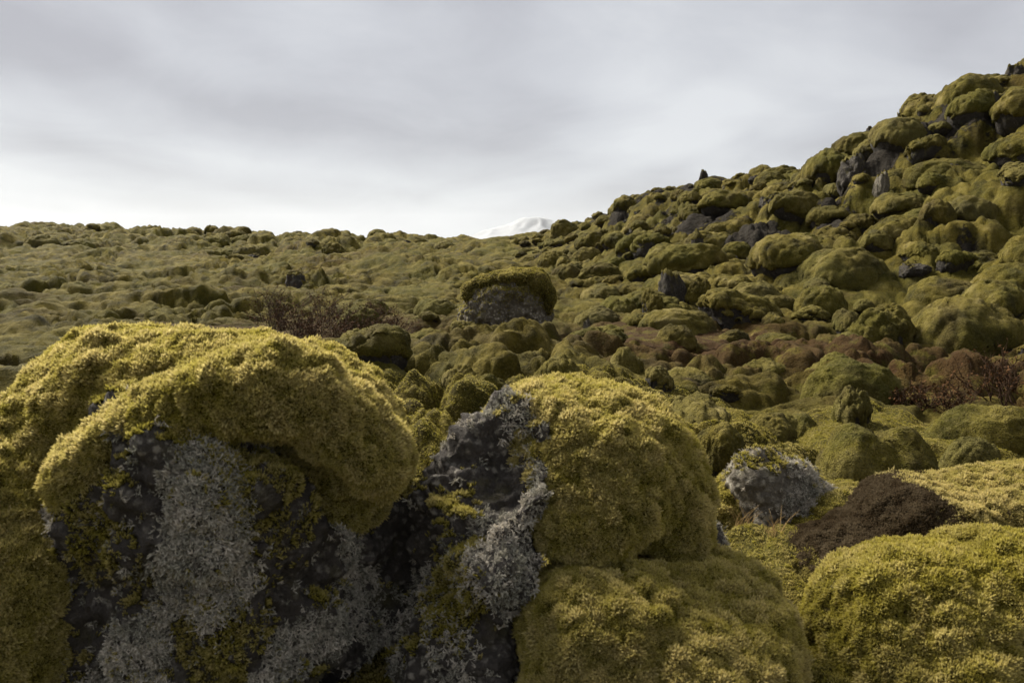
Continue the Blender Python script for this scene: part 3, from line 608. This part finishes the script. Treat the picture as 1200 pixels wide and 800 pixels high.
# --- single boulders that can be found in the photograph
HAND = [
 ('rock', 345, 335, 30, 24, 'dark angular bare rock alone on the left moss plain'),
 ('spire', 824, 312, 34, 46, 'dark rock pinnacle with a knob on top, low on the right slope'),
 ('rock', 794, 360, 40, 40, 'blocky dark rock outcrop at the foot of the slope, below the pinnacle'),
 ('mix', 822, 358, 28, 26, 'round mossy boulder touching the right side of the blocky dark outcrop'),
 ('rock', 1012, 216, 46, 40, 'big dark bare boulder high on the right slope'),
 ('rock', 1036, 226, 22, 26, 'upright pale-streaked rock slab beside the big dark bare boulder'),
 ('rock', 826, 211, 13, 14, 'small pointed dark rock perched on the skyline of the right slope'),
 ('moss', 662, 278, 30, 20, 'lone rounded mossy boulder on the skyline in front of the far mountain'),
 ('moss', 1138, 412, 120, 62, 'largest smooth mossy boulder at the foot of the right slope'),
 ('moss', 1122, 362, 76, 30, 'flat mossy boulder lying behind the largest smooth mossy boulder'),
 ('mix', 1042, 412, 68, 42, 'half-mossed boulder with dark front, left of the largest smooth mossy boulder'),
 ('moss', 1046, 378, 46, 24, 'small smooth mossy boulder just behind the half-mossed boulder with dark front'),
 ('moss', 1000, 390, 38, 22, 'small low mossy boulder left of the half-mossed boulder with dark front'),
 ('moss', 970, 372, 58, 30, 'mossy boulder at the slope foot, above the low flat moss mound'),
 ('moss', 890, 362, 56, 26, 'wide smooth mossy boulder at the slope foot, right of the dark outcrop'),
 ('moss', 952, 308, 66, 36, 'smooth egg-shaped mossy boulder halfway up the right slope'),
 ('mix', 766, 374, 28, 24, 'dark knobbly rock topped with moss, at the left foot of the slope'),
 ('moss', 1105, 283, 44, 26, 'oval mossy boulder alone in a hollow of the right slope'),
 ('mix', 1098, 122, 66, 34, 'broad half-mossed boulder on the skyline, upper right'),
 ('moss', 1150, 128, 62, 32, 'big domed mossy boulder on the skyline, upper right'),
 ('rock', 1166, 138, 34, 28, 'dark rock tucked under the big domed skyline boulder'),
 ('rock', 1196, 92, 24, 22, 'dark pointed rock at the very top of the slope, right picture edge'),
 ('moss', 1142, 152, 44, 30, 'round mossy boulder under the dark rock near the top right skyline'),
 ('rock', 1022, 160, 18, 16, 'little dark rock on the skyline left of the broad half-mossed boulder'),
 ('moss', 1045, 578, 150, 88, 'wide smooth moss mound with dark hollow underneath, right foreground'),
 ('moss', 1150, 560, 66, 50, 'small round moss ball right of the wide moss mound with dark hollow'),
 ('moss', 1182, 528, 110, 50, 'smooth moss mound running out of the right picture edge, behind the moss ball'),
 ('moss', 1012, 476, 108, 52, 'low flat moss mound below the half-mossed boulder with dark front'),
 ('mix', 1003, 508, 48, 38, 'small rocky knob with mossy top, above the wide moss mound'),
 ('moss', 850, 562, 64, 40, 'low round moss mound directly behind the grey lichen-crusted rock'),
 ('mix', 772, 474, 44, 26, 'low dark rock with moss rim behind the centre boulder'),
 ('moss', 576, 466, 54, 42, 'rounded moss pillow, larger of the pair left of centre'),
 ('moss', 540, 464, 44, 32, 'rounded moss pillow, smaller of the pair left of centre'),
 ('mix', 650, 448, 62, 42, 'low mossy hump with a bare grey rock face, behind the centre boulder'),
 ('moss', 735, 440, 46, 38, 'domed moss hump right of the hump with bare rock face'),
 ('moss', 522, 504, 54, 30, 'small pale moss hump in the gap between the two nearest boulders'),
 ('mix', 548, 388, 40, 14, 'low dark ledge of lava at the left foot of the moss-capped rock'),
 ('rock', 690, 392, 12, 26, 'slim pale upright stone standing in moss right of the capped rock'),
 ('mix', 270, 307, 20, 13, 'dark boulder on the left ridge, half overgrown with moss'),
 ('mix', 390, 305, 26, 16, 'dark lava hump below the middle dip of the left ridge'),
]
PALE = ('pale', 'grey rock face', 'pale-streaked')
for k, (kd, px, py, wp, hp, lab) in enumerate(HAND):
    at(kd, px, py, wp, hp, lab, which=k * 5 + 2, rockmat=M_PALE if any(q in lab for q in ('pale-streaked', 'bare grey', 'slim pale')) else None, cat='mound' if 'mound' in lab else ('rock' if kd in ('rock', 'spire') else 'boulder'),
       name='moss_mound' if 'mound' in lab else None)

# --- the many boulders heaped on the slope, along the left ridge and over the hollow in the middle
def project(p):
    d = np.asarray(p) - EYE; c, s_ = math.cos(PITCH), math.sin(PITCH); fw = d[1] * c - d[2] * s_; up = d[1] * s_ + d[2] * c
    return 600 + FPX * d[0] / fw, 400 - FPX * up / fw, fw
def visible(p):
    tt = np.linspace(.15, .97, 60); q = EYE + (np.asarray(p) - EYE) * tt[:, None]; return bool((q[:, 2] > zbase(q[:, 0], q[:, 1]) - .05).all())
RID = np.array([(560, 272), (640, 279), (700, 253), (770, 222), (830, 211), (920, 194), (1020, 165), (1100, 112), (1200, 92)], float)
FOOT = np.array([(560, 300), (640, 320), (700, 345), (770, 378), (830, 380), (920, 380), (1020, 400), (1100, 410), (1200, 410)], float)
specs = []
def fill(nmax, sampler, rad, tries, zone, gap=.80):
    c = 0
    for _ in range(tries):
        if c >= nmax: break
        x, y = sampler(); r = rad()
        if any((x - a) ** 2 + (y - b) ** 2 < (gap * (r + d)) ** 2 for a, b, d in placed): continue
        zb = float(zbase(x, y)); px, py, fw = project((x, y, zb + r * .4))
        if not zone(px, py, x, y, zb): continue
        if not visible((x, y, zb + r * .9)): continue
        u = random.random(); kind = 'moss' if u < .68 else ('mix' if u < .92 else 'rock')
        if kind == 'rock': r *= .7
        specs.append((kind, x, y, r, px, py, 2 * r * FPX / fw, zone.__name__)); placed.append((x, y, r)); c += 1
def slope(px, py, x, y, zb):
    if not 560 < px < 1225: return False
    a = np.interp(px, RID[:, 0], RID[:, 1]); b = np.interp(px, FOOT[:, 0], FOOT[:, 1]); return a - 14 < py < b - 2
def ridge(px, py, x, y, zb): return -20 < px < 560 and py < 302 and y > 30
def hollow(px, py, x, y, zb): return not (520 < px < 700 and 335 < py < 436) and 395 < px < 1000 and 335 < py < 520 and zb < .75
def rs(lo, hi, p): return lambda: lo + (hi - lo) * random.random() ** p
fill(20, lambda: (random.uniform(3, 18), random.uniform(9, 22)), rs(.50, .72, 1), 4000, slope)
fill(95, lambda: (random.uniform(1, 18), random.uniform(9, 30)), rs(.30, .50, 1), 6000, slope)
fill(150, lambda: (random.uniform(0, 18), random.uniform(9, 36)), rs(.15, .30, 1), 8000, slope)
fill(42, lambda: (random.uniform(-42, 0), random.uniform(32, 62)), rs(.35, .9, 1.6), 5000, ridge, .9)
fill(46, lambda: (random.uniform(-3, 5), random.uniform(4.5, 14)), rs(.13, .36, 1.4), 6000, hollow, .85)

ORD = ['outermost', 'second', 'third', 'fourth', 'fifth', 'sixth', 'seventh', 'eighth', 'ninth', 'tenth', 'eleventh', 'twelfth']
def order(k, n_): return f'{ORD[k]} from left' if k < (n_ + 1) // 2 else f'{ORD[n_ - 1 - k]} from right'
def describe(sp):
    kind, x, y, r, px, py, wp, zone = sp
    sz = 'small' if wp < 24 else ('large' if wp > 52 else 'middling')
    kd = {'moss': 'moss-covered boulder', 'mix': 'half-mossed boulder', 'rock': 'bare dark rock'}[kind]
    if zone == 'slope':
        t = (np.interp(px, FOOT[:, 0], FOOT[:, 1]) - py) / (np.interp(px, FOOT[:, 0], FOOT[:, 1]) - np.interp(px, RID[:, 0], RID[:, 1]))
        row = ['at slope foot', 'low on slope', 'mid slope', 'high on slope', 'on slope skyline'][int(np.clip(t * 5, 0, 4.99))]
        for lim, c in ((640, "at slope's far left end"), (710, 'under lone skyline boulder'), (770, 'left of dark outcrop'), (815, 'above dark outcrop'), (870, 'by the pinnacle'), (930, 'right of the pinnacle'), (985, 'left of big dark boulder'), (1050, 'by big dark boulder'), (1100, 'right of big dark boulder'), (1150, 'toward the right edge'), (9999, 'at right picture edge')):
            if px < lim: break
        return f'{sz} {kd} {row}, {c}', 'boulders heaped on the right slope'
    if zone == 'ridge':
        c = 'far left end of ridge' if px < 120 else ('left ridge under its crest' if py > 284 else ('left ridge skyline' if px < 290 else 'skyline dip left of centre'))
        return f'{sz} {kd} on the {c}', 'boulders along the left ridge'
    row = 'behind centre boulder' if py > 430 else ('before capped rock' if py > 385 else 'beyond capped rock')
    c = 'to its left' if px < 540 else ('in line' if px < 660 else ('to its right' if px < 800 else 'far right'))
    return f'{sz} {kd} in hollow {row}, {c}', 'boulders in the middle hollow'
cls = {}
for sp in specs: cls.setdefault(describe(sp), []).append(sp)
for (lab, grp), lst in cls.items():
    lst.sort(key=lambda s_: s_[4])
    for k, sp in enumerate(lst):
        l2 = lab if len(lst) == 1 else f'{lab}, {order(k, len(lst))}'
        kind, x, y, r = sp[:4]; placed_len = len(placed)
        put(kind, (x, y), 2 * r, r * random.uniform(.85, 1.35) * (1.0 if kind == 'rock' else 1), l2, grp, sink=.42 if sp[7] == 'hollow' else .30, cat='rock' if kind == 'rock' else 'boulder'); del placed[placed_len:]

# ------------------------------------------------------------------ moss sprigs over the nearer ground
def ground_carpet():
    nr, na, _ = GV.shape; V = GV.reshape(-1, 3); rr = np.hypot(GV[..., 0], GV[..., 1])
    rows = np.where((rr[:, 0] > 2.2) & (rr[:, 0] < 6.5))[0]; i = np.arange(nr * na).reshape(nr, na)[rows[0]:rows[-1], :779]
    f = np.stack([i[:-1, :-1], i[:-1, 1:], i[1:, 1:], i[1:, :-1]], -1).reshape(-1, 4)[:, ::-1]
    a = V[f[:, 2]] - V[f[:, 0]]; b = V[f[:, 3]] - V[f[:, 1]]; nf = np.cross(a, b); nf *= np.sign(nf[:, 2:3]); nf /= np.linalg.norm(nf, axis=1, keepdims=True)
    nv = np.zeros_like(V); 
    for k in range(4): nv[f[:, k]] += nf
    nv /= np.maximum(np.linalg.norm(nv, axis=1, keepdims=True), 1e-9)
    dist = np.hypot(V[:, 0], V[:, 1]); dens = 1 / np.maximum(dist, 2.5) ** 1.2
    cnt = 170000; p, q = scatter(V, f, nv, cnt, dens, 77); r = np.random.default_rng(78)
    o = carpet('moss_carpet', p - q * .006, q, (.50 + .35 * r.random(cnt)), np.clip(moss_tint(p, r) - .15, 0, 1), G_TUFT, None, .2, .40, 79)
    tag(o, 'short olive moss sprigs carpeting the nearer ground between the boulders', 'moss')
ground_carpet()

# ------------------------------------------------------------------ bare dwarf shrubs
def tube(V, F, p0, p1, r0, r1):
    d = p1 - p0; d = d / np.linalg.norm(d); a = np.cross(d, (0.3, .7, .2)); a /= np.linalg.norm(a); b = np.cross(d, a); b0 = len(V)
    for p, rr in ((p0, r0), (p1, r1)):
        for k in range(4): V.append(p + rr * (math.cos(k * 1.571) * a + math.sin(k * 1.571) * b))
    for k in range(4): F.append((b0 + k, b0 + (k + 1) % 4, b0 + 4 + (k + 1) % 4, b0 + 4 + k))
def shrub(px, py, hpx, label, group, leaves, seed, spread=.8, stems=9):
    q, Y = hit(px, py); x, y = float(q[0]), float(q[1]); z = float(zground(x, y)[0]) - .03; H = hpx * Y / FPX; r = np.random.default_rng(seed); V, F, LV, LF = [], [], [], []
    def grow(p, d, length, rad, lev):
        ns = 4
        for s_ in range(ns):
            d = d + r.normal(size=3) * .17 + np.array((0, 0, .05)); d /= np.linalg.norm(d); p2 = p + d * length / ns
            tube(V, F, p, p2, rad * (1 - .2 * s_), rad * (1 - .2 * (s_ + 1)) + .0006); p = p2
            if lev < 2 and s_ > 0:
                for _ in range(2 if lev == 0 else 1):
                    e = d + r.normal(size=3) * .65; e[2] = abs(e[2]) * .8 + .1; grow(p, e / np.linalg.norm(e), length * .5, rad * .6, lev + 1)
            if leaves and r.random() < leaves and lev > 0:
                c = p + r.normal(size=3) * .008; u = r.normal(size=3); u /= np.linalg.norm(u); w_ = np.cross(u, r.normal(size=3)); w_ /= np.linalg.norm(w_); b0 = len(LV); k = .010 + .007 * r.random()
                LV.extend([c, c + u * k + w_ * k * .5, c + u * 2 * k, c + u * k - w_ * k * .5]); LF.append((b0, b0 + 1, b0 + 2, b0 + 3))
    for s_ in range(stems):
        a = r.random() * 6.28; l = spread * r.random(); grow(np.array((r.normal() * .05, r.normal() * .05, 0)), np.array((math.cos(a) * l, math.sin(a) * l, .8)), H * (.6 + .45 * r.random()), .0055, 0)
    root = link('shrub', None, loc=(x, y, z)); tag(root, label, 'shrub', group)
    link('branches', mesh_from('branches', np.array(V), np.array(F), M_TWIG), root)
    if LV: link('leaves', mesh_from('leaves', np.array(LV), np.array(LF), M_LEAF, smooth=False), root)
g1 = 'bare shrubs beyond the left boulder'
for k, (px, py, h_, lab) in enumerate([(318, 392, 44, 'tallest bare brown shrub beyond the big left boulder, leftmost of its clump'), (350, 396, 34, 'low tangled bare shrub beyond the left boulder, second of its clump'), (378, 388, 42, 'spiky bare shrub in the middle of the clump beyond the left boulder'),
        (405, 402, 30, 'low bare shrub right of the spiky one beyond the left boulder'), (430, 394, 36, 'thin bare shrub near the right end of the left clump'), (458, 388, 30, 'rightmost small bare shrub of the clump beyond the left boulder'), (334, 380, 30, 'bare shrub behind the tallest one beyond the left boulder'), (395, 376, 26, 'low bare shrub at the back middle of the left clump'), (442, 378, 24, 'small bare shrub at the back right of the left clump'), (365, 404, 24, 'lowest bare shrub at the front of the left clump')]):
    shrub(px, py, h_, lab, g1, .35, 100 + k, 1.5, 14)
g2 = 'russet shrubs at the foot of the right slope'
for k, (px, py, h_, lab) in enumerate([(1072, 482, 34, 'russet-leaved twiggy shrub beside the low flat moss mound, leftmost of three'), (1118, 486, 38, 'russet-leaved twiggy shrub in the middle of the right-hand three'), (1172, 484, 46, 'tall twiggy russet shrub by the right picture edge')]):
    shrub(px, py, h_, lab, g2, .22, 120 + k, 1.3, 14)

# ------------------------------------------------------------------ straw among the near rocks
def straw(px, py, Y, label, seed, nb, hh):
    r = np.random.default_rng(seed); c = P(px, py, Y); z = float(zground(c[0], c[1])[0]); V, F = [], []
    for k in range(nb):
        a = r.random() * 6.28; p = np.array((r.normal() * .02, r.normal() * .02, -.01)); d = np.array((math.cos(a) * .35, math.sin(a) * .35, 1.0)); ln = hh * (.5 + .6 * r.random())
        for s_ in range(5):
            d = d / np.linalg.norm(d); p2 = p + d * ln / 5; tube(V, F, p, p2, .0013 - .0002 * s_, .0011 - .0002 * s_); p = p2; d = d + np.array((math.cos(a), math.sin(a), -.3)) * .14
    root = link('grass_tuft', None, loc=(c[0], c[1], z)); tag(root, label, 'grass', 'dry grass tufts between the near rocks'); link('blades', mesh_from('blades', np.array(V), np.array(F), M_STRAW), root)
straw(872, 640, 3.15, 'few dry straw-coloured grass blades at the foot of the grey lichen-crusted rock', 301, 14, .16)
straw(905, 665, 3.0, 'thin reddish dry stalks in the moss before the lichen-crusted rock', 302, 18, .12)
straw(1035, 592, 3.9, 'dry grass blades standing behind the dark brown mound', 303, 10, .18)

# ------------------------------------------------------------------ damp air
def build_haze():
    x0, z0, z1 = 11500.0, -7.0, 460.0
    v = [(a * x0, b * x0, c) for c in (z0, z1) for a, b in ((-1, -1), (1, -1), (1, 1), (-1, 1))]
    f = [(0, 3, 2, 1), (4, 5, 6, 7), (0, 1, 5, 4), (1, 2, 6, 5), (2, 3, 7, 6), (3, 0, 4, 7)]
    m, t, out = new_mat('damp_air'); pv = N(t, 'ShaderNodeVolumePrincipled'); pv.inputs['Color'].default_value = (.90, .93, .97, 1); pv.inputs['Density'].default_value = .00003
    pv.inputs['Anisotropy'].default_value = .2; t.links.new(pv.outputs[0], out.inputs['Volume'])
    tag(link('haze', mesh_from('haze', np.array(v), np.array(f), m, smooth=False)), kind='stuff')
build_haze()
